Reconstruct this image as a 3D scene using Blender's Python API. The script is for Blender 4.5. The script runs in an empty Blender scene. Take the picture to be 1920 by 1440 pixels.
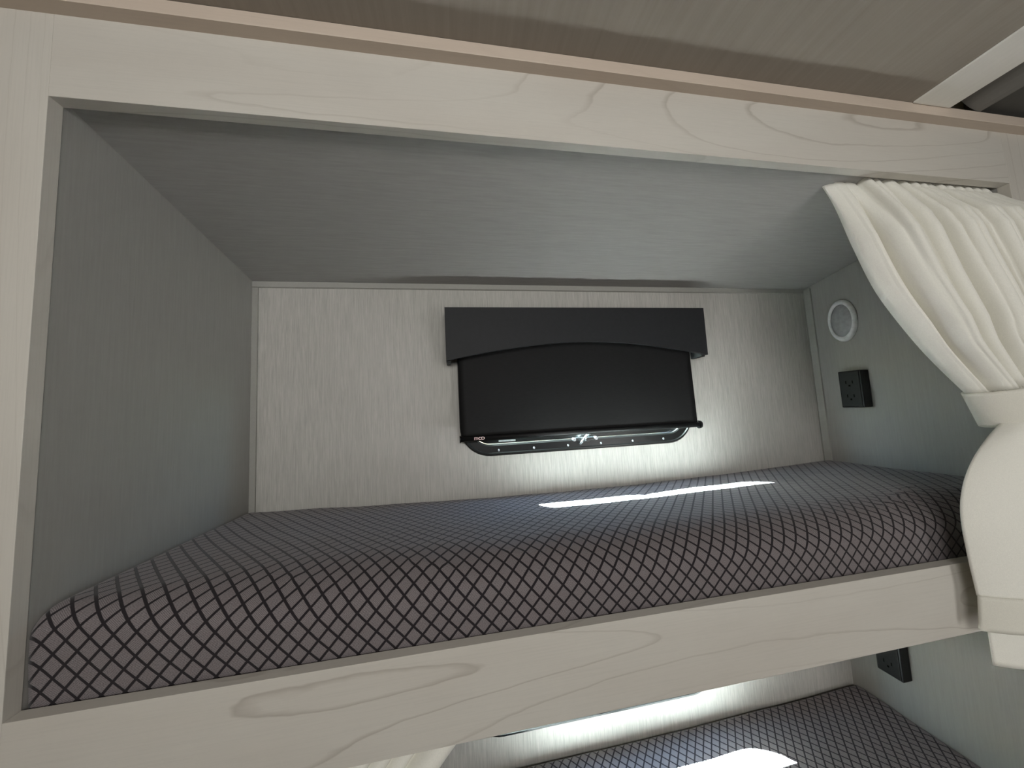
import bpy, bmesh, math, random
from mathutils import Vector, Matrix, noise
R = math.radians
S = bpy.context.scene
C = S.collection
random.seed(4)

# ------------------------------------------------------------------ camera
RT = Vector((0.98517, -0.16398, -0.05051)); UP = Vector((0.03577, -0.09165, 0.99515)); FW = Vector((0.16781, 0.98220, 0.08443))
cam_d = bpy.data.cameras.new('camera'); cam = bpy.data.objects.new('camera', cam_d); C.objects.link(cam)
m = Matrix((RT, UP, -FW)).transposed().to_4x4(); m.translation = Vector((0.53261, -0.50840, 0.32981))
cam.matrix_world = m
cam_d.sensor_width = 36.0; cam_d.lens = 618.44/1920*36.0; cam_d.clip_start = 0.01; cam_d.clip_end = 200
S.camera = cam
S.view_settings.view_transform = 'Standard'; S.view_settings.look = 'None'
S.view_settings.exposure = 0.0; S.view_settings.gamma = 1.0; S.view_settings.use_curve_mapping = False
S.cycles.use_denoising = True
S.cycles.max_bounces = 10; S.cycles.diffuse_bounces = 6; S.cycles.transparent_max_bounces = 12
S.cycles.sample_clamp_indirect = 40.0; S.cycles.caustics_reflective = False

# ------------------------------------------------------------------ sky, sun, daylight
SUN_DIR = Vector((.76, -1.0, -1.05)).normalized()
world = bpy.data.worlds.new('sky'); S.world = world; world.use_nodes = True
wn = world.node_tree; bg = wn.nodes['Background']
sky = wn.nodes.new('ShaderNodeTexSky'); sky.sky_type = 'NISHITA'; sky.sun_disc = False
sky.sun_elevation = R(36.6); sky.sun_rotation = R(-45)
wn.links.new(sky.outputs[0], bg.inputs[0]); bg.inputs[1].default_value = 13.0
sd = bpy.data.lights.new('sun', 'SUN'); sd.energy = 5500.0; sd.angle = R(0.53); sd.color = (1, .985, .965)
so = bpy.data.objects.new('sun', sd); C.objects.link(so); so.location = (-3, 4, 5)
so.rotation_euler = SUN_DIR.to_track_quat('-Z', 'Y').to_euler()
def area(name, loc, direction, sx, sy, power, color):
    l = bpy.data.lights.new(name, 'AREA'); l.shape = 'RECTANGLE'; l.size = sx; l.size_y = sy; l.energy = power; l.color = color
    o = bpy.data.objects.new(name, l); C.objects.link(o); o.location = loc
    o.rotation_euler = Vector(direction).to_track_quat('-Z', 'Y').to_euler(); return o
# daylight entering by the window in the wall behind the camera
area('daylight_rear_window', (0.45, -1.57, 0.70), (0, 1, 0.0), 1.2, 0.40, 16.5, (1, .995, .97))
area('right_side_fill', (1.95, -1.57, -0.15), (0, 1, 0.0), 0.5, 0.9, 8.0, (1, .995, .97))  # added fill brightening the curtain and right end of the rails, no door modelled

# ------------------------------------------------------------------ main sizes (metres)
W, H, D, T = 1.787, 0.79, 0.464, 0.018      # bunk opening width, height, depth, frame thickness
XL, XR = -0.0006, 1.787
ZT = 0.9132                                  # top of the top rail
ZC0, ZC1 = 0.800, 0.717                      # bunk ceiling, front and back
ZCEIL = 0.935
WINX0, WINX1 = 0.539, 1.285
WIN_Z = (0.2050, -0.5435)                    # bottoms of the two windows
WIN_H = 0.40
ROOM_X0, ROOM_X1, ROOM_Y, FLOOR = -0.75, 2.6, -1.6, -1.25

# ------------------------------------------------------------------ helpers
def tag(o, label=None, cat=None, group=None, kind=None):
    if label: o['label'] = label
    if cat: o['category'] = cat
    if group: o['group'] = group
    if kind: o['kind'] = kind
    return o
def empty(name, loc=(0, 0, 0)):
    o = bpy.data.objects.new(name, None); C.objects.link(o); o.location = loc; o.empty_display_size = .05; return o
def link(name, me, mat, parent=None, smooth=False):
    o = bpy.data.objects.new(name, me); C.objects.link(o)
    if mat: me.materials.append(mat)
    if parent:
        o.parent = parent; o.matrix_parent_inverse = Matrix.Translation(-parent.location)
    if smooth:
        for p in me.polygons: p.use_smooth = True
    return o
def bm_obj(name, bm, mat, parent=None, smooth=False):
    me = bpy.data.meshes.new(name); bmesh.ops.recalc_face_normals(bm, faces=bm.faces[:]); bm.to_mesh(me); bm.free()
    return link(name, me, mat, parent, smooth)
def add_box(bm, x0, x1, y0, y1, z0, z1):
    v = [bm.verts.new((x, y, z)) for x in (x0, x1) for y in (y0, y1) for z in (z0, z1)]
    for f in ((0, 1, 3, 2), (4, 6, 7, 5), (0, 4, 5, 1), (2, 3, 7, 6), (0, 2, 6, 4), (1, 5, 7, 3)):
        bm.faces.new([v[i] for i in f])
def boxes(name, lst, mat, parent=None, bevel=0):
    bm = bmesh.new()
    for b in lst: add_box(bm, *b)
    if bevel: bmesh.ops.bevel(bm, geom=bm.edges[:], offset=bevel, segments=2, affect='EDGES', profile=.6)
    return bm_obj(name, bm, mat, parent)
def prism(name, pts, axis, a0, a1, mat, parent=None, bevel=0, smooth=False):
    """pts 2D polygon extruded along axis ('x','y','z')"""
    bm = bmesh.new()
    def P(p, a): return {'x': (a, p[0], p[1]), 'y': (p[0], a, p[1]), 'z': (p[0], p[1], a)}[axis]
    v0 = [bm.verts.new(P(p, a0)) for p in pts]; v1 = [bm.verts.new(P(p, a1)) for p in pts]
    n = len(pts)
    bm.faces.new(v0); bm.faces.new(v1[::-1])
    for i in range(n): bm.faces.new((v0[i], v0[(i+1) % n], v1[(i+1) % n], v1[i]))
    if bevel:
        es = [e for e in bm.edges if len(e.link_faces) == 2 and e.calc_face_angle(0) > .6]
        bmesh.ops.bevel(bm, geom=es, offset=bevel, segments=2, affect='EDGES')
    return bm_obj(name, bm, mat, parent, smooth)
def cyl(bm, p0, p1, r0, r1=None, n=20, cap=True):
    r1 = r0 if r1 is None else r1
    p0, p1 = Vector(p0), Vector(p1); ax = (p1-p0).normalized()
    u = ax.orthogonal().normalized(); w = ax.cross(u)
    a = [bm.verts.new(p0 + r0*(math.cos(2*math.pi*i/n)*u + math.sin(2*math.pi*i/n)*w)) for i in range(n)]
    b = [bm.verts.new(p1 + r1*(math.cos(2*math.pi*i/n)*u + math.sin(2*math.pi*i/n)*w)) for i in range(n)]
    for i in range(n): bm.faces.new((a[i], a[(i+1) % n], b[(i+1) % n], b[i]))
    if cap: bm.faces.new(a[::-1]); bm.faces.new(b)
def lerp(a, b, t): return a+(b-a)*t
def interp(pts, t):
    for (t0, v0), (t1, v1) in zip(pts, pts[1:]):
        if t <= t1: return lerp(v0, v1, (t-t0)/(t1-t0))
    return pts[-1][1]
def smooth_interp(pts, t):
    """Catmull-Rom through (t, value) samples"""
    n = len(pts); i = 0
    while i < n-2 and t > pts[i+1][0]: i += 1
    (t1, p1), (t2, p2) = pts[i], pts[i+1]
    m1 = (p2-pts[i-1][1])/(t2-pts[i-1][0]) if i > 0 else (p2-p1)/(t2-t1)
    m2 = (pts[i+2][1]-p1)/(pts[i+2][0]-t1) if i+2 < n else (p2-p1)/(t2-t1)
    h = t2-t1; s = (t-t1)/h
    return (2*s**3-3*s*s+1)*p1+(s**3-2*s*s+s)*h*m1+(-2*s**3+3*s*s)*p2+(s**3-s*s)*h*m2
def srgb(r, g, b):
    f = lambda c: (c/255/12.92) if c/255 <= .04045 else ((c/255+.055)/1.055)**2.4
    return (f(r), f(g), f(b), 1)

# ------------------------------------------------------------------ materials
def new_mat(name, rough=.6, spec=.3):
    mt = bpy.data.materials.new(name); mt.use_nodes = True
    b = mt.node_tree.nodes['Principled BSDF']; b.inputs['Roughness'].default_value = rough
    b.inputs['Specular IOR Level'].default_value = spec
    return mt, mt.node_tree, b
class NT:
    def __init__(s, nt): s.nt = nt
    def n(s, typ, **kw):
        nd = s.nt.nodes.new(typ)
        for k, v in kw.items(): setattr(nd, k, v)
        return nd
    def l(s, a, b): s.nt.links.new(a, b)
    def math(s, op, a, b=None, c=None, clamp=False):
        nd = s.n('ShaderNodeMath', operation=op); nd.use_clamp = clamp
        for i, x in enumerate((a, b, c)):
            if x is None: continue
            if isinstance(x, (int, float)): nd.inputs[i].default_value = x
            else: s.l(x, nd.inputs[i])
        return nd.outputs[0]
    def mapping(s, scale, src='Object', loc=(0, 0, 0)):
        tc = s.n('ShaderNodeTexCoord'); mp = s.n('ShaderNodeMapping')
        mp.inputs['Scale'].default_value = scale; mp.inputs['Location'].default_value = loc
        s.l(tc.outputs[src], mp.inputs[0]); return mp.outputs[0]
    def noise(s, vec, scale=1, detail=2, rough=.5):
        nd = s.n('ShaderNodeTexNoise'); nd.inputs['Scale'].default_value = scale
        nd.inputs['Detail'].default_value = detail; nd.inputs['Roughness'].default_value = rough
        s.l(vec, nd.inputs['Vector']); return nd.outputs['Fac']
    def mix(s, fac, a, b):
        nd = s.n('ShaderNodeMix', data_type='RGBA')
        if isinstance(fac, (int, float)): nd.inputs[0].default_value = fac
        else: s.l(fac, nd.inputs[0])
        for i, x in ((6, a), (7, b)):
            if isinstance(x, tuple): nd.inputs[i].default_value = x
            else: s.l(x, nd.inputs[i])
        return nd.outputs[2]
    def ramp(s, fac, lo, hi):
        nd = s.n('ShaderNodeMapRange'); nd.clamp = True
        s.l(fac, nd.inputs[0]); nd.inputs[1].default_value = lo; nd.inputs[2].default_value = hi
        return nd.outputs[0]
    def bump(s, h, bsdf, strength=.2, dist=.001):
        nd = s.n('ShaderNodeBump'); nd.inputs['Strength'].default_value = strength; nd.inputs['Distance'].default_value = dist
        s.l(h, nd.inputs['Height']); s.l(nd.outputs[0], bsdf.inputs['Normal'])
def wood(name, base, line, long_axis, off=0.0, lines=.45):
    """pale maple laminate: growth-ring contours stretched along the board, fine fibre"""
    mt, nt, b = new_mat(name, .5, .35); k = NT(nt)
    def sc(l, c): return tuple(l if a == long_axis else c for a in 'xyz')
    field = k.noise(k.mapping(sc(.50, 5.0), loc=(off, off*1.7, off*.6)), 1, 1.2, .3)
    wob = k.noise(k.mapping(sc(14, 30), loc=(off, 0, 3)), 1, 2)
    f2 = k.math('ADD', k.math('MULTIPLY', field, 21.0), k.math('MULTIPLY', wob, .22))
    fr = k.math('FRACT', f2)
    near = k.math('MINIMUM', k.math('MULTIPLY', fr, 13.0), k.math('MULTIPLY', k.math('SUBTRACT', 1.0, fr), 40.0))   # asymmetric ring edge
    ln = k.math('SUBTRACT', 1.0, k.ramp(near, 0.0, 1.0))
    mask = k.ramp(k.noise(k.mapping(sc(.9, 5), loc=(off+5, 2, 1)), 1, 1), .34, .56)
    fib = k.noise(k.mapping(sc(9, 420)), 1, 3, .6)
    blotch = k.noise(k.mapping(sc(3, 9), loc=(off, 1, off)), 1, 2)
    col = k.mix(k.ramp(blotch, .3, .75), base, tuple(x*y for x, y in zip(base, (.93, .91, .90, 1))))
    col = k.mix(k.math('MULTIPLY', k.ramp(fib, .45, .75), .22), col, tuple(x*.72 for x in base[:3])+(1,))
    col = k.mix(k.math('MULTIPLY', k.math('MULTIPLY', ln, mask), lines), col, line)
    k.l(col, b.inputs['Base Color']); k.bump(fib, b, .08, .0006)
    return mt
M = {}
MAPLE, MLINE = srgb(194, 190, 182), srgb(138, 128, 118)
M['maple_x'] = wood('maple_rail', MAPLE, MLINE, 'x', 0.0)
M['maple_x2'] = wood('maple_lower_rail', MAPLE, MLINE, 'x', 3.4)
M['maple_z'] = wood('maple_stile', MAPLE, MLINE, 'z', 1.3, .3)
M['beige_trim'] = wood('beige_crown_trim', srgb(196, 182, 168), srgb(160, 146, 132), 'x', 7, .12)
def panel(name, base, dark, scale, amt=.6, rough=.6, blotch_scale=(2, 2, 2)):
    """wallpaper-like linen panel: fine streaks"""
    mt, nt, b = new_mat(name, rough, .25); k = NT(nt)
    a = k.noise(k.mapping(scale), 1, 3, .65)
    a2 = k.noise(k.mapping(tuple(s*.33 for s in scale), loc=(4, 2, 7)), 1, 2, .6)
    s = k.math('ADD', k.math('MULTIPLY', a, .8), k.math('MULTIPLY', a2, .2))
    bl = k.noise(k.mapping(blotch_scale), 1, 2)
    col = k.mix(k.math('MULTIPLY', k.ramp(s, .36, .68), amt), base, dark)
    col = k.mix(k.math('MULTIPLY', k.ramp(bl, .3, .7), .12), col, tuple(x*.8 for x in base[:3])+(1,))
    k.l(col, b.inputs['Base Color']); k.bump(s, b, .12, .0006); return mt
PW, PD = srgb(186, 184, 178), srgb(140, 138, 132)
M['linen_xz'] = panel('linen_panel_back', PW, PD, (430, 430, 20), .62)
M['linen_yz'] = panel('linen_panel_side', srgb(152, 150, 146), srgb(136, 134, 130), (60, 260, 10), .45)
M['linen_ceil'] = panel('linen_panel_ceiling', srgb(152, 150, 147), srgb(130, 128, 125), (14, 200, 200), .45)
M['room_ceil'] = panel('taupe_ceiling_panel', srgb(150, 142, 132), srgb(128, 121, 112), (90, 2.5, 90), .45, .85, (5, .8, 5))
M['room_wall'] = panel('room_wall_panel', srgb(176, 172, 164), srgb(140, 138, 132), (300, 300, 10), .4)
M['floor_vinyl'] = panel('floor_vinyl', srgb(140, 128, 112), srgb(96, 86, 74), (4, 90, 90), .6, .45)
M['pale_grey'] = panel('pale_grey_laminate', srgb(158, 157, 151), srgb(144, 142, 137), (200, 8, 200), .3)
M['batten'] = panel('pale_ceiling_batten', srgb(232, 231, 225), srgb(216, 214, 208), (200, 8, 200), .3)
M['recess'] = panel('shade_toned_recess_panel', srgb(84, 83, 80), srgb(70, 69, 66), (60, 6, 60), .4)  # dark colour stands in for the shade inside the ceiling recess
M['dark_grey'] = panel('dark_grey_panel', srgb(120, 118, 114), srgb(96, 95, 92), (60, 6, 60), .4)
def simple(name, col, rough, spec=.4, metal=0):
    mt, nt, b = new_mat(name, rough, spec); k = NT(nt); b.inputs['Metallic'].default_value = metal
    nz = k.noise(k.mapping((90, 90, 90)), 1, 3)
    k.l(k.mix(k.ramp(nz, .3, .7), tuple(x*.88 for x in col[:3])+(1,), tuple(min(1, x*1.1) for x in col[:3])+(1,)), b.inputs['Base Color'])
    k.bump(nz, b, .05, .0005); return mt
M['black_vinyl'] = simple('black_vinyl_upholstery', srgb(27, 28, 30), .6, .3)
M['black_plastic'] = simple('black_plastic', srgb(13, 13, 14), .45, .35)
M['black_metal'] = simple('black_painted_metal', srgb(11, 12, 13), .28, .4)
M['white_plastic'] = simple('white_plastic', srgb(240, 240, 242), .4, .4)
M['frosted_lens'] = simple('frosted_lens', srgb(150, 150, 152), .18, .5)
M['chrome'] = simple('chrome', srgb(150, 154, 157), .3, .5, 1)
M['white_paper'] = simple('white_sticker', srgb(235, 238, 238), .5)
M['logo_pink'] = simple('pale_logo_print', srgb(226, 196, 194), .5)
M['hole_black'] = simple('socket_hole', srgb(6, 6, 6), .9, .1)
M['plywood'] = wood('plywood_board', srgb(176, 160, 138), srgb(130, 112, 92), 'x', 9, .3)
# black shade cloth: fine horizontal weave
mt, nt, b = new_mat('black_shade_cloth', .7, .25); k = NT(nt)
wv = k.noise(k.mapping((60, 60, 900)), 1, 2); k.l(k.mix(k.ramp(wv, .35, .7), srgb(7, 7, 7), srgb(18, 17, 17)), b.inputs['Base Color']); k.bump(wv, b, .15, .0004)
M['shade_cloth'] = mt
# tinted safety glass
mt = bpy.data.materials.new('tinted_glass'); mt.use_nodes = True; nt = mt.node_tree; k = NT(nt); nt.nodes.remove(nt.nodes['Principled BSDF'])
tr = k.n('ShaderNodeBsdfTransparent'); tr.inputs[0].default_value = (.505, .572, .570, 1)
gl = k.n('ShaderNodeBsdfGlossy'); gl.inputs['Roughness'].default_value = .02
mx = k.n('ShaderNodeMixShader'); mx.inputs[0].default_value = .06
k.l(tr.outputs[0], mx.inputs[1]); k.l(gl.outputs[0], mx.inputs[2]); k.l(mx.outputs[0], nt.nodes['Material Output'].inputs[0])
M['glass'] = mt
# mattress ticking: dark diamond lattice over a mottled grey weave, laid out in cloth metres (UV)
mt, nt, b = new_mat('diamond_ticking', .85, .15); k = NT(nt)
uvn = k.n('ShaderNodeUVMap'); sx = k.n('ShaderNodeSeparateXYZ'); k.l(uvn.outputs[0], sx.inputs[0])
A_, B_ = .0255, .0295
ua = k.math('DIVIDE', sx.outputs[0], A_); vb = k.math('DIVIDE', sx.outputs[1], B_)
def tri(x): return k.math('ABSOLUTE', k.math('SUBTRACT', k.math('FRACT', x), .5))
l1 = tri(k.math('ADD', ua, vb)); l2 = tri(k.math('SUBTRACT', k.math('ADD', ua, 200.0), vb))
mxl = k.math('MAXIMUM', l1, l2)
line = k.ramp(mxl, .398, .422)
mp = k.n('ShaderNodeMapping'); mp.inputs['Scale'].default_value = (900, 700, 1); k.l(uvn.outputs[0], mp.inputs[0])
weave0 = k.noise(mp.outputs[0], 1, 2, .6)
par = k.math('ROUND', k.math('FRACT', k.math('MULTIPLY', k.math('FLOOR', k.math('ADD', ua, vb)), .5)))
hd = k.math('ADD', sx.outputs[1], k.math('MULTIPLY', sx.outputs[0], k.math('SUBTRACT', k.math('MULTIPLY', par, 1.2), .35)))
hatch = k.math('SINE', k.math('MULTIPLY', hd, 2*math.pi/.0021))
weave = k.math('ADD', k.math('MULTIPLY', weave0, .7), k.math('ADD', k.math('MULTIPLY', hatch, .13), .15))
mp2 = k.n('ShaderNodeMapping'); mp2.inputs['Scale'].default_value = (90, 90, 1); k.l(uvn.outputs[0], mp2.inputs[0])
mott = k.noise(mp2.outputs[0], 1, 3)
cell = k.mix(k.ramp(weave, .3, .7), srgb(76, 71, 73), srgb(136, 129, 130))
cell = k.mix(k.math('MULTIPLY', k.ramp(mott, .35, .7), .35), cell, srgb(112, 101, 101))
k.l(k.mix(line, cell, srgb(34, 30, 33)), b.inputs['Base Color'])
hgt = k.math('ADD', k.math('MULTIPLY', k.math('SUBTRACT', 1.0, line), 1.0), k.math('MULTIPLY', weave, .35))
k.bump(hgt, b, .5, .0012); b.inputs['Sheen Weight'].default_value = .15
M['ticking'] = mt
# cream curtain cloth
def cloth(name, col, transl):
    mt, nt, b = new_mat(name, .9, .1); k = NT(nt)
    w = k.noise(k.mapping((700, 700, 500)), 1, 2); c = k.mix(k.ramp(w, .3, .7), tuple(x*.93 for x in col[:3])+(1,), col)
    k.l(c, b.inputs['Base Color']); k.bump(w, b, .15, .0004)
    t = k.n('ShaderNodeBsdfTranslucent'); k.l(c, t.inputs[0])
    mx = k.n('ShaderNodeMixShader'); mx.inputs[0].default_value = transl
    k.l(b.outputs[0], mx.inputs[1]); k.l(t.outputs[0], mx.inputs[2]); k.l(mx.outputs[0], nt.nodes['Material Output'].inputs[0])
    return mt
M['curtain'] = cloth('cream_curtain_cloth', srgb(240, 238, 229), .08)
M['curtain_hem'] = cloth('cream_curtain_double_cloth', srgb(222, 219, 208), .03)

# ------------------------------------------------------------------ shell of the bunk
def struct(o, label): return tag(o, label, None, None, 'structure')
hx0, hx1 = WINX0+.03, WINX1-.03
zs = [FLOOR]
lst = [(-.05, hx0, D, D+.03, FLOOR, .95), (hx1, XR+.05, D, D+.03, FLOOR, .95)]
zz = FLOOR
for zb in sorted(WIN_Z):
    lst.append((hx0, hx1, D, D+.03, zz, zb+.03)); zz = zb+WIN_H-.03
lst.append((hx0, hx1, D, D+.03, zz, .95))
struct(boxes('wall_back', lst, M['linen_xz']), 'pale linen-patterned back wall behind both bunks, pierced by two windows')
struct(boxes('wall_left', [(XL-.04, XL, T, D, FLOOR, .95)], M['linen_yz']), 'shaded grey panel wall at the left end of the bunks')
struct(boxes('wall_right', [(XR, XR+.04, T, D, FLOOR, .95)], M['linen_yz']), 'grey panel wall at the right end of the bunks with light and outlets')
# sloping bunk ceiling with a slight bow
bm = bmesh.new(); g = {}
nx, ny = 40, 16
for i in range(nx+1):
    for j in range(ny+1):
        x = lerp(XL, XR, i/nx); t = j/ny; y = lerp(T, D, t)
        g[i, j] = bm.verts.new((x, y, lerp(ZC0, ZC1, t)-.004*math.sin(math.pi*i/nx)*math.sin(math.pi*t)))
for i in range(nx):
    for j in range(ny): bm.faces.new((g[i, j], g[i, j+1], g[i+1, j+1], g[i+1, j]))
ex = bmesh.ops.extrude_face_region(bm, geom=bm.faces[:])
for v in ex['geom']:
    if isinstance(v, bmesh.types.BMVert): v.co.z = .95
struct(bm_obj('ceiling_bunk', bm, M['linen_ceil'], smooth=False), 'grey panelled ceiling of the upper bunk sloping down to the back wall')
# cover strips in the corners
def cove(name, pts, axis, a0, a1, label): struct(prism(name, pts, axis, a0, a1, M['pale_grey'], bevel=.0012), label)
zt0 = ZC1
cove('trim_1', [(D, zt0-.016), (D-.005, zt0-.014), (D-.005, zt0+.004), (D, zt0+.004)], 'x', XL, XR, 'thin pale cover strip along the top of the bunk back wall')
cove('trim_2', [(XL, D), (XL, D-.005), (XL+.014, D-.005), (XL+.014, D)], 'z', .02, ZC1-.0165, 'thin pale cover strip in the left back corner of the bunk')
cove('trim_3', [(XR, D-.004), (XR-.005, D-.004), (XR-.005, D-.026), (XR, D-.026)], 'z', .02, ZC1-.004, 'thin grey cover strip in the right back corner of the bunk')

# ------------------------------------------------------------------ face frame
frame = tag(empty('bunk_face_frame', (0, 0, FLOOR)), 'pale maple face frame around the bunk opening', 'bunk frame')
boxes('stile', [(-.75, 0, 0, T, FLOOR, 1.0)], M['maple_z'], frame, .0006)
boxes('stile', [(W, 2.6, 0, T, FLOOR, 1.0)], M['maple_z'], frame, .0006)
boxes('top_rail', [(0, W, 0, T, H, 1.0)], M['maple_x'], frame, .0006)
boxes('bunk_rail', [(0, W, 0, T, -.126, 0)], M['maple_x2'], frame, .0006)
boxes('bunk_rail', [(0, W, 0, T, -.86, -.735)], M['maple_x'], frame, .0006)
struct(prism('trim_4', [(0, ZT), (-.019, ZT), (-.0195, ZT+.002), (-.0195, ZCEIL-.0005), (0, ZCEIL-.0005)], 'x', ROOM_X0, ROOM_X1, M['beige_trim'], bevel=.0008), 'beige crown strip above the top rail under the ceiling')
# bunk boards under the mattresses
for nm, z1, lab in (('bunk_board', -.03, 'plywood board carrying the upper mattress behind its rail'), ('bunk_board', -.765, 'plywood board carrying the lower mattress')):
    tag(boxes(nm, [(XL+.001, XR-.001, T+.001, D-.006, z1-.018, z1)], M['plywood']), lab, 'bed board')

# ------------------------------------------------------------------ room around the camera
struct(boxes('floor', [(ROOM_X0, ROOM_X1, ROOM_Y, D, FLOOR-.04, FLOOR)], M['floor_vinyl']), 'brown vinyl plank floor of the trailer')
struct(boxes('ceiling', [(ROOM_X0, 1.504, ROOM_Y, -.0005, ZCEIL, ZCEIL+.02)], M['room_ceil']), 'taupe streaked ceiling panel of the room')
struct(boxes('ceiling_recess', [(1.688, ROOM_X1, ROOM_Y, -.0005, .946, 1.03)], M['recess']), 'recessed ceiling beyond the pale batten, coloured dark as if in shade')
struct(boxes('wall_room_left', [(ROOM_X0-.04, ROOM_X0, ROOM_Y, 0, FLOOR, 1.03)], M['room_wall']), 'panel wall at the left side of the room')
struct(boxes('wall_room_right', [(ROOM_X1, ROOM_X1+.04, ROOM_Y, 0, FLOOR, 1.03)], M['room_wall']), 'panel wall at the right side of the room')
struct(boxes('wall_rear', [(ROOM_X0, ROOM_X1, ROOM_Y-.04, ROOM_Y, FLOOR, 1.03)], M['room_wall']), 'panel wall behind the viewer')
struct(boxes('roof', [(ROOM_X0-.04, ROOM_X1+.04, ROOM_Y-.04, D+.03, 1.03, 1.06)], M['dark_grey']), 'roof over the trailer')
struct(boxes('trim_5', [(1.499, 1.600, ROOM_Y, -.02, ZCEIL-.003, ZCEIL+.03)], M['batten'], None, .002), 'wide pale grey batten running along the ceiling towards the viewer')
cv = [(1.603, .985)] + [(lerp(1.604, 1.685, t), .985-.05*math.sin(t*math.pi/2)) for t in [i/8 for i in range(9)]] + [(1.690, .935), (1.690, 1.0), (1.603, 1.0)]
struct(prism('trim_6', cv, 'y', ROOM_Y, -.02, M['dark_grey'], smooth=False), 'grey curved cove beside the pale ceiling batten')

# ------------------------------------------------------------------ windows
def rrect(x0, x1, z0, z1, r, n=10):
    pts = []
    for cx, cz, a in ((x1-r, z1-r, 0), (x0+r, z1-r, 90), (x0+r, z0+r, 180), (x1-r, z0+r, 270)):
        for i in range(n+1):
            t = R(a+90*i/n); pts.append((cx+r*math.cos(t), cz+r*math.sin(t)))
    return pts
def ring(name, loops, mat, parent, close=True):
    """loops: list of (pts2d, y); consecutive loops are bridged, closed profile"""
    bm = bmesh.new(); L = [[bm.verts.new((p[0], y, p[1])) for p in pts] for pts, y in loops]
    m_ = len(L)
    for a in range(m_ if close else m_-1):
        A, B = L[a], L[(a+1) % m_]; n = len(A)
        for i in range(n): bm.faces.new((A[i], A[(i+1) % n], B[(i+1) % n], B[i]))
    return bm_obj(name, bm, mat, parent, smooth=False)
screw_me = None
def window(name, zb, label, latch=True):
    global screw_me
    w = empty(name, (WINX0, D, zb)); struct(w, label)
    x0, x1, z0, z1 = WINX0, WINX1, zb, zb+WIN_H
    def rr(o): return rrect(x0+o, x1-o, z0+o, z1-o, .088-o)
    ring('flange', [(rr(0), D), (rr(.001), D-.006), (rr(.004), D-.009), (rr(.008), D-.009), (rr(.010), D-.0055), (rr(.0295), D-.005), (rr(.031), D-.004), (rr(.031), D)], M['black_metal'], w)
    ring('reveal', [(rr(.031), D-.004), (rr(.033), D-.004), (rr(.034), D+.05), (rr(.029), D+.05)], M['black_metal'], w)
    ring('sash', [(rr(.034), D+.018), (rr(.036), D+.014), (rr(.050), D+.014), (rr(.053), D+.018), (rr(.053), D+.030), (rr(.034), D+.030)], M['black_metal'], w)
    bm = bmesh.new(); bm.faces.new([bm.verts.new((p[0], D+.024, p[1])) for p in rr(.045)])
    ex = bmesh.ops.extrude_face_region(bm, geom=bm.faces[:])
    for v in ex['geom']:
        if isinstance(v, bmesh.types.BMVert): v.co.y += .003
    bm_obj('pane', bm, M['glass'], w)
    if screw_me is None:
        bm = bmesh.new(); bmesh.ops.create_uvsphere(bm, u_segments=10, v_segments=6, radius=.0036)
        for v in bm.verts: v.co.y *= .55
        screw_me = bpy.data.meshes.new('screw'); bm.to_mesh(screw_me); bm.free(); screw_me.materials.append(M['chrome'])
        for p in screw_me.polygons: p.use_smooth = True
    spots = [(.6485+.1056*i, zb+.016) for i in range(6)] + [(.6485+.1056*i, z1-.016) for i in range(6)] + [(x0+.016, zb+.13), (x0+.016, zb+.27), (x1-.016, zb+.13), (x1-.016, zb+.27)]
    for sx_, sz_ in spots:
        s = bpy.data.objects.new('screw', screw_me); C.objects.link(s); s.location = (sx_, D-.0058, sz_)
        s.parent = w; s.matrix_parent_inverse = Matrix.Translation(-w.location)
    # latch: base plate with two screw ears and a short chrome lever tilted to the right
    lx, lz = .914, zb+.032
    la = boxes('latch', [(lx-.030, lx+.030, D-.006, D+.014, lz-.0045, lz+.0045), (lx-.012, lx+.014, D-.010, D-.005, lz-.007, lz+.004)], M['black_metal'], w, .001)
    for ex_ in (-.034, .036):
        bm = bmesh.new(); cyl(bm, (lx+ex_, D-.002, lz), (lx+ex_, D-.010, lz), .0060, .0048, 14)
        bm_obj('latch_ear', bm, M['chrome'], la)
    bm = bmesh.new()
    cyl(bm, (lx-.002, D-.006, lz-.001), (lx-.002, D-.016, lz-.001), .006, .005, 14)
    p = [(-.020, -.014, .003), (-.006, -.001, .0045), (.008, .013, .005), (.016, .022, .0045), (.019, .026, .002)]
    for (a, b_, r1), (c_, d_, r2) in zip(p, p[1:]): cyl(bm, (lx+a, D-.015, lz+b_), (lx+c_, D-.015, lz+d_), r1, r2, 12)
    lv = bm_obj('latch_lever', bm, M['chrome'], la, True); tag(lv, 'chrome latch lever')
    st = boxes('sticker', [(.652, .703, D+.0125, D+.0136, zb+.0380, zb+.0432)], M['white_paper'], w); tag(st, 'small white sticker')
    return w
window('window_1', WIN_Z[0], 'rounded black-framed window of the upper bunk, mostly hidden by the roller shade')
window('window_2', WIN_Z[1], 'rounded black-framed window of the lower bunk, only its lower edge seen under the rail')

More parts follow.
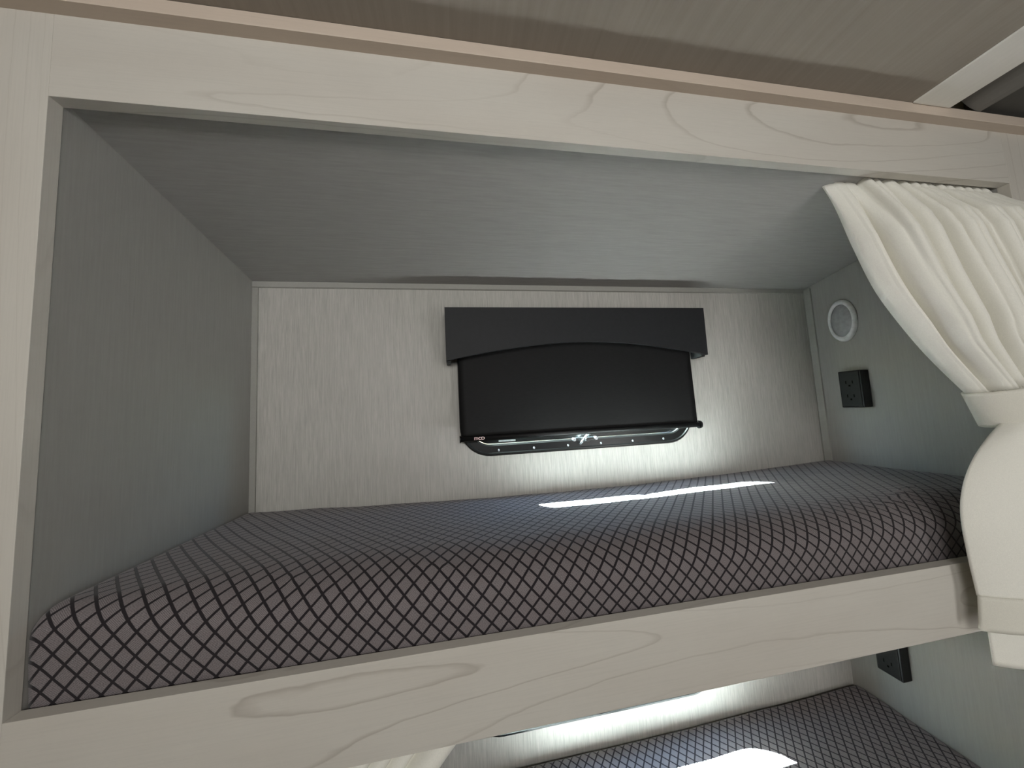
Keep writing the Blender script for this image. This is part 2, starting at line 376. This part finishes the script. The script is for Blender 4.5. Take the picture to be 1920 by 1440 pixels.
# ------------------------------------------------------------------ valances and roller shades
VX0, VX1, VD = .509, 1.316, .065
def valance(dz, label):
    v = tag(empty('window_valance', (VX0, D, .47+dz)), label, 'valance')
    y1 = D-VD; zt = .628+dz; zc = .474+dz; zm = .5255+dz
    n = 36; top = [(VX0, zt), (VX1, zt)]
    bot = []
    for i in range(n+1):
        t = i/n; x = lerp(VX1, VX0, t); s = 1-abs(2*t-1)
        arch = zc+.004+(zm-zc-.004)*math.sin(math.pi*t)**.95
        bot.append((x, arch))
    prism('front_board', top+bot, 'y', y1, y1+.012, M['black_vinyl'], v)
    boxes('top_board', [(VX0+.0005, VX1-.0005, y1+.0125, D, zt-.012, zt)], M['black_vinyl'], v, .002)
    boxes('return', [(VX0, VX0+.011, y1+.0125, D, zc, zt-.0125)], M['black_vinyl'], v, .002)
    boxes('return', [(VX1-.011, VX1, y1+.0125, D, zc, zt-.0125)], M['black_vinyl'], v, .002)
    return v
valance(0, 'black padded valance with an arched lower edge above the upper bunk window')
def text_mesh(body, size):
    cu = bpy.data.curves.new('txt', 'FONT'); cu.body = body; cu.size = size; cu.extrude = .0003
    o = bpy.data.objects.new('txt', cu); C.objects.link(o); bpy.context.view_layer.update()
    me = bpy.data.meshes.new_from_object(o.evaluated_get(bpy.context.evaluated_depsgraph_get()))
    bpy.data.objects.remove(o); return me
def shade(dz, zbar, label, logo):
    s = tag(empty('roller_shade', (.54, D-.045, zbar)), label, 'roller shade')
    ys = D-.027; x0, x1 = .5415, 1.279; zr = .595+dz
    bm = bmesh.new(); cyl(bm, (.528, D-.024, zr), (1.298, D-.024, zr), .017, n=24); bm_obj('roller_tube', bm, M['black_metal'], s, True)
    nx, nz = 40, 24; bm = bmesh.new(); G = {}
    for i in range(nx+1):
        for j in range(nz+1):
            x = lerp(x0, x1, i/nx); t = j/nz
            y = ys-.008*t + .0015*math.sin(x*21+1)*math.sin(math.pi*t)+.001*math.sin(x*47)*t*(1-t)*4
            G[i, j] = bm.verts.new((x, y, lerp(zr-.008, zbar+.001, t)))
    for i in range(nx):
        for j in range(nz): bm.faces.new((G[i, j], G[i+1, j], G[i+1, j+1], G[i, j+1]))
    o = bm_obj('shade_cloth', bm, M['shade_cloth'], s, True)
    md = o.modifiers.new('thick', 'SOLIDIFY'); md.thickness = .0012
    yb = ys-.010
    bm = bmesh.new(); cyl(bm, (x0-.001, yb, zbar), (x1+.002, yb, zbar), .0076, n=24)
    for v in bm.verts: v.co.z = zbar+(v.co.z-zbar)*1.06
    bar = bm_obj('hem_bar', bm, M['black_plastic'], s, True)
    bm = bmesh.new(); cyl(bm, (x1+.002, yb, zbar), (x1+.009, yb, zbar), .0125, .0115, 20); bm_obj('end_cap', bm, M['black_plastic'], bar)
    bm = bmesh.new(); cyl(bm, (x0-.004, yb, zbar), (x0-.001, yb, zbar), .010, .010, 20); bm_obj('end_cap', bm, M['black_plastic'], bar)
    if logo:
        cx = .5775
        for ch, sz, stretch in (('m', .0148, 1.05), ('c', .0148, 1.25), ('D', .0110, 1.25)):
            me = text_mesh(ch, sz); xs = [v.co.x for v in me.vertices]; a, b_ = min(xs), max(xs); zs_ = [v.co.y for v in me.vertices]
            hh = .0078/max(.001, max(zs_)-min(zs_)); zo = min(zs_)
            for v in me.vertices: v.co = Vector(((v.co.x-a)*stretch, -v.co.z, (v.co.y-zo)*hh))
            t = link('letter', me, M['logo_pink'], bar); t.location = (cx, yb-.0079, zbar-.0036); cx += (b_-a)*stretch+.0016
    return s
shade(0, .2612, 'black roller shade pulled almost down over the upper bunk window', True)
shade(-.752, -.470, 'unseen black roller shade at the lower bunk window, lowered to limit its sunlight', False)  # unseen shade, added and set low to control light in the lower bunk

# ------------------------------------------------------------------ mattresses
def mattress(z_base, z_top, dip, label, wrinkles=True, nx=300):
    """rounded foam slab; UV = distance along the cloth so the lattice wraps over the edge"""
    y0, y1 = T+.002, D-.0065; x0, x1 = XL+.0015, XR-.0015
    h = z_top-z_base
    def profile(gx):
        """cross-section from the foot of the front face over the rounded shoulder to the back; fuller at the two ends"""
        ry, rz = .028+.068*gx, .028+.034*gx; p = []
        for i in range(9): p.append((y0+.006*(1-math.sin(math.pi*.5*i/8)), lerp(z_base, z_top-rz, i/8)))
        for i in range(1, 19):
            a = math.pi/2*i/18; p.append((y0+ry*(1-math.cos(a)**1.12), z_top-rz+rz*math.sin(a)**.96))
        for i in range(1, 53): p.append((lerp(y0+ry, y1-.018, i/52), z_top))
        for i in range(1, 7):
            a = math.pi/2*i/6; p.append((y1-.018+.018*math.sin(a), z_top-.018+.018*math.cos(a)))
        p.append((y1, z_base)); arc = [0]
        for a, b_ in zip(p, p[1:]): arc.append(arc[-1]+math.hypot(b_[0]-a[0], b_[1]-a[1]))
        return p, arc
    prof, arc = profile(1)
    bm = bmesh.new(); uvl = bm.loops.layers.uv.new('UVMap'); G = {}; UVc = {}
    ridges = [(1.52, .10, .055, .0035, .10), (1.42, .065, .05, .002, .11), (.30, .055, .02, .003, .05), (.48, .06, .02, .003, .05), (.62, .065, .03, .002, .06)] if wrinkles else []
    for i in range(nx+1):
        x = lerp(x0, x1, i/nx); e = min(x-x0, x1-x); s = math.sin(math.pi*(x-x0)/(x1-x0))
        ge = min(1, e/.30); prof, arc = profile(ge*ge*(3-2*ge))
        for j, (y, z) in enumerate(prof):
            t = (z-z_base)/h; ty = (y-y0)/(y1-y0)
            zz = z - t*dip*s*(.35+.65*ty)
            if e < .015: zz -= t*.006*(1-e/.015)**2
            nv = noise.noise(Vector((x*9, y*9, z*9)))
            zz += t*.0018*nv
            yy = y - (1-ty)**6*(.003*noise.noise(Vector((x*7, 3, z*12)))) 
            xo = 0
            if t > .35:
                for (rx, ry, rw, ra, rl) in ridges:
                    # gathered pucker: ridges running obliquely away from the front edge
                    dx, dy = x-rx, y-ry
                    q = dy-.35*dx*(1 if rx > 1 else -1)
                    g_ = math.exp(-(dx/rl)**2)*math.exp(-(q/.012)**2)
                    zz += ra*g_*(.6+.4*math.sin(x*230)); xo += .35*ra*g_*math.sin(x*260)
            G[i, j] = bm.verts.new((min(max(x+xo, x0), x1), max(yy, T+.0008), zz)); UVc[i, j] = (x, arc[j])
    n = len(prof)-1
    for i in range(nx):
        for j in range(n):
            f = bm.faces.new((G[i, j], G[i+1, j], G[i+1, j+1], G[i, j+1]))
            for lp, key in zip(f.loops, ((i, j), (i+1, j), (i+1, j+1), (i, j+1))): lp[uvl].uv = UVc[key]
    for i in (0, nx):
        f = bm.faces.new([G[i, j] for j in range(n+1)])
        for lp in f.loops: lp[uvl].uv = (lp.vert.co.y, lp.vert.co.z)
    f = bm.faces.new([G[i, 0] for i in range(nx+1)]+[G[i, n] for i in range(nx, -1, -1)])
    for lp in f.loops: lp[uvl].uv = (lp.vert.co.x, lp.vert.co.y)
    o = bm_obj('mattress', bm, M['ticking'], None, True)
    return tag(o, label, 'mattress', 'bunk mattresses')
mattress(-.03, .1125, .022, 'grey diamond-patterned mattress on the upper bunk behind the long rail')
mattress(-.765, -.605, .016, 'grey diamond-patterned mattress on the lower bunk with a patch of sun', False, 160)

# ------------------------------------------------------------------ wall light and outlets on the right wall
lt = tag(empty('wall_light', (XR, .353, .572)), 'oval white wall light on the right end wall above the black outlet', 'wall light')
def oval_loops(name, prof, cy, cz, ay, az, mat, parent, n=48, cap=True):
    bm = bmesh.new(); L = []
    for (s, dx) in prof:
        L.append([bm.verts.new((XR-dx, cy+ay*s*math.cos(2*math.pi*i/n), cz+az*s*math.sin(2*math.pi*i/n))) for i in range(n)])
    for A, B in zip(L, L[1:]):
        for i in range(n): bm.faces.new((A[i], A[(i+1) % n], B[(i+1) % n], B[i]))
    if cap: bm.faces.new(L[-1]); bm.faces.new(L[0][::-1])
    return bm_obj(name, bm, mat, parent, True)
oval_loops('bezel', [(1, 0), (1, .006), (.97, .011), (.9, .0145), (.82, .0145), (.77, .011), (.76, .006)], .353, .572, .039, .069, M['white_plastic'], lt, cap=False)
oval_loops('lens', [(.775, .004), (.765, .009), (.70, .0125), (.55, .016), (.35, .018), (.15, .019), (.02, .0192)], .353, .572, .039, .069, M['frosted_lens'], lt)
oval_loops('back_plate', [(1, 0), (1.0, .003)], .353, .572, .039, .069, M['white_plastic'], lt)
def outlet(z0, label):
    o = tag(empty('power_outlet', (XR, .335, z0)), label, 'outlet', 'black outlets on the end wall')
    y0, y1, z1, dp = .306, .366, z0+.115, .036
    boxes('housing', [(XR-dp+.003, XR, y0, y1, z0, z1)], M['black_plastic'], o, .003)
    fp = boxes('face_plate', [(XR-dp, XR-dp+.004, y0+.0035, y1-.004, z0+.004, z1-.004)], M['black_plastic'], o, .0012)
    for zc in (z0+.036, z0+.079):
        yc = (y0+y1)/2
        for (a, b_, c_, d_) in ((yc-.010, yc-.0075, zc-.004, zc+.005), (yc+.0075, yc+.010, zc-.004, zc+.005), (yc-.0025, yc+.0025, zc-.013, zc-.008)):
            boxes('slot', [(XR-dp-.0003, XR-dp+.001, a, b_, c_, d_)], M['hole_black'], fp)
    return o
outlet(.290, 'black power outlet box on the end wall under the oval light')
outlet(-.493, 'black power outlet box at the lower bunk, half hidden by the long rail')

# ------------------------------------------------------------------ curtains
def folds(u, bounds, even=False):
    """rounded ridges with sharp valleys between the bounds; returns 0..1 scaled by ridge width"""
    for a, b_ in zip(bounds, bounds[1:]):
        if u <= b_:
            s = (u-a)/(b_-a); return math.sqrt(max(0, 1-(2*s-1)**2))*(1 if even else min(1, (b_-a)/.16))
    return 0
def grid_sheet(bm, f, nu, nv):
    G = [[bm.verts.new(f(i/nu, j/nv)) for j in range(nv+1)] for i in range(nu+1)]
    for i in range(nu):
        for j in range(nv): bm.faces.new((G[i][j], G[i+1][j], G[i+1][j+1], G[i][j+1]))
cur = tag(empty('bunk_curtain', (1.66, 0, -.2)), 'cream curtain gathered at the right end of the upper bunk and held by a tieback', 'curtain', 'cream bunk curtains')
# leading edge measured against the end wall, as (height, x)
edge = [(0.0, 1.342), (.12, 1.368), (.33, 1.390), (.52, 1.416), (.66, 1.450), (.82, 1.500), (1.0, 1.578)]
def upper(u, v):
    ztop, ztie = .806-.004*u, lerp(.318, .352, u)
    z = lerp(ztop, ztie, v)
    xe = smooth_interp(edge, v)
    gshape = (xe-1.342)/(1.578-1.342)
    xt = lerp(1.342, 1.785, u**.92); xb = lerp(1.578, 1.865, u)
    gg = lerp(gshape, max(0, (v-.22)/.78), u*u)
    x = lerp(xt, xb, gg)
    y = lerp(lerp(.056, .010, v**1.1), lerp(.044, -.014, min(1, v*4.6)**1.2), u)
    us = u+.012*noise.noise(Vector((u*4, v*2.5, 7)))*min(1, u*8, (1-u)*8)
    pl = folds(us, [0, .155, .215, .27, .37, .43, .49, .545, .61, .67, .735, .80, .865, .925, 1.0], True)
    bg_ = folds(us, [0, .085, .25, .37, .58, .735, .865, 1.0])
    ap = interp([(0, .024), (.10, .026), (.25, .017), (.5, .008), (1, .003)], v)
    ab = interp([(0, .002), (.12, .012), (.3, .040), (.7, .052), (1, .036)], v)
    if u < .155: ap *= .35
    ap *= 1-.45*u
    x -= .50*(ab*bg_+.6*ap*pl)*min(1, u*10)*min(1, (1-v)*5)     # crests lean over, so each fold overlaps the next
    y -= ap*pl+ab*bg_+.012*math.sin(math.pi*v)*math.sin(math.pi*u)
    # stitched leading hem: a shallow step along the free edge
    if u < .035: y += .0025
    x += .006*noise.noise(Vector((u*5, v*3, 1)))*(v*(1-v)*4)
    y = max(y, -.085)
    if z > H-.012: y = max(y, T+.002)
    elif z > H-.06: y = max(y, lerp(-.045, T+.002, (z-(H-.06))/.048))
    return (x, y, z)
ledge = [(0.0, 1.612), (.10, 1.560), (.22, 1.510), (.36, 1.472), (.52, 1.450), (.75, 1.446), (1.0, 1.452)]
def lower(u, v, zbot0=-.045, zbot1=-.050):
    z = lerp(lerp(.262, .290, u), lerp(zbot0, zbot1, u), v)
    x = lerp(smooth_interp(ledge, v), lerp(1.865, 1.870, v), u)
    rd = math.sin(math.pi*min(1, u*1.05+.02))**.6
    y = lerp(-.004, -.012, v) - lerp(.040, .062, math.sin(math.pi*min(1, v*.75)))*rd
    y -= .010*math.exp(-(v/.14)**2)*folds(u, [0, .2, .38, .55, .78, 1.0])
    y -= .006*math.sin(u*9+v*1.5)*v*(u > 0)*min(1, u*4)
    return (x, y, z)
bm = bmesh.new(); grid_sheet(bm, upper, 240, 110)
# gathered neck inside the tieback
def neck(u, v):
    a = Vector(upper(u, 1)); b_ = Vector(lower(u, 0)); p = a.lerp(b_, v); p.y += .006*math.sin(math.pi*v); return p
grid_sheet(bm, neck, 120, 6); grid_sheet(bm, lower, 120, 60)
# rear layer of the gathered cloth hanging lower than the front layer
def rear(u, v):
    z = lerp(.0, lerp(-.185, -.245, u)+.05*max(0, u-.8)**1.5*5, v)
    x = lerp(1.500, 1.86, u); rd = math.sin(math.pi*min(1, u*1.5+.0)) if u < .34 else 1
    y = -.004-.012*rd-.003*math.sin(u*14)
    return (x, y, z)
grid_sheet(bm, rear, 60, 20)
bmesh.ops.remove_doubles(bm, verts=bm.verts[:], dist=.0004)
o = bm_obj('drape', bm, M['curtain'], cur, True)
md = o.modifiers.new('thick', 'SOLIDIFY'); md.thickness = .0016; md.offset = 0
def hem_f(u, v):
    p = Vector(lower(u, 1)); q = Vector(lower(u, .97)); d_ = (p-q).normalized(); n_ = Vector((0, -.0012, 0))
    zb = lerp(-.104, -.112, u); p2 = Vector((lerp(p.x, p.x-.006*(1-u), v), p.y+.002*v, lerp(p.z+.001, zb, v))); return p2+n_
bm = bmesh.new(); grid_sheet(bm, hem_f, 100, 8)
o = bm_obj('hem', bm, M['curtain_hem'], cur, True); md = o.modifiers.new('thick', 'SOLIDIFY'); md.thickness = .003; md.offset = 0
tag(o, 'stitched double hem of the curtain')
# tieback strap wrapping the neck, ends fixed to the right stile
def strap(u, v):
    a = lerp(-.30*math.pi, .92*math.pi, u)       # from behind left, round the front to the right
    cx, rx, ry = 1.722, .148, .066
    x = cx-rx*math.cos(a-.0); y = .004-ry*math.sin(a)
    if a < 0: y = .004-ry*.55*math.sin(a)
    zt_ = lerp(.318, .352, (x-1.55)/.31); zb = zt_-.070
    flare = 1-.16*math.sin(math.pi*(v))
    x = cx+(x-cx)*(1.02 if v < .1 else lerp(1.02, .86, v))
    return (x+.012*v, y, lerp(zt_, zb, v))
bm = bmesh.new(); grid_sheet(bm, strap, 90, 10)
o = bm_obj('tieback', bm, M['curtain_hem'], cur, True); md = o.modifiers.new('thick', 'SOLIDIFY'); md.thickness = .004; md.offset = 1
# lower bunk curtain, gathered to the left
lc = tag(empty('bunk_curtain', (.3, .04, -.7)), 'cream curtain of the lower bunk peeking out under the rail at bottom left', 'curtain', 'cream bunk curtains')
def lowcur(u, v):
    z = lerp(-.05, -.575, v)
    s = v**.8
    x = lerp(.02, .640-.46*(s**1.05), u)
    y = .055-.030*folds(u, [0, .08, .15, .22, .3, .37, .44, .5, .57, .64, .70, .76, .82, .885, 1.0])*(1-.4*v)*1.6
    return (x, max(y, T+.003), z)
bm = bmesh.new(); grid_sheet(bm, lowcur, 200, 50); o = bm_obj('drape', bm, M['curtain'], lc, True); md = o.modifiers.new('thick', 'SOLIDIFY'); md.thickness = .0016; md.offset = 0
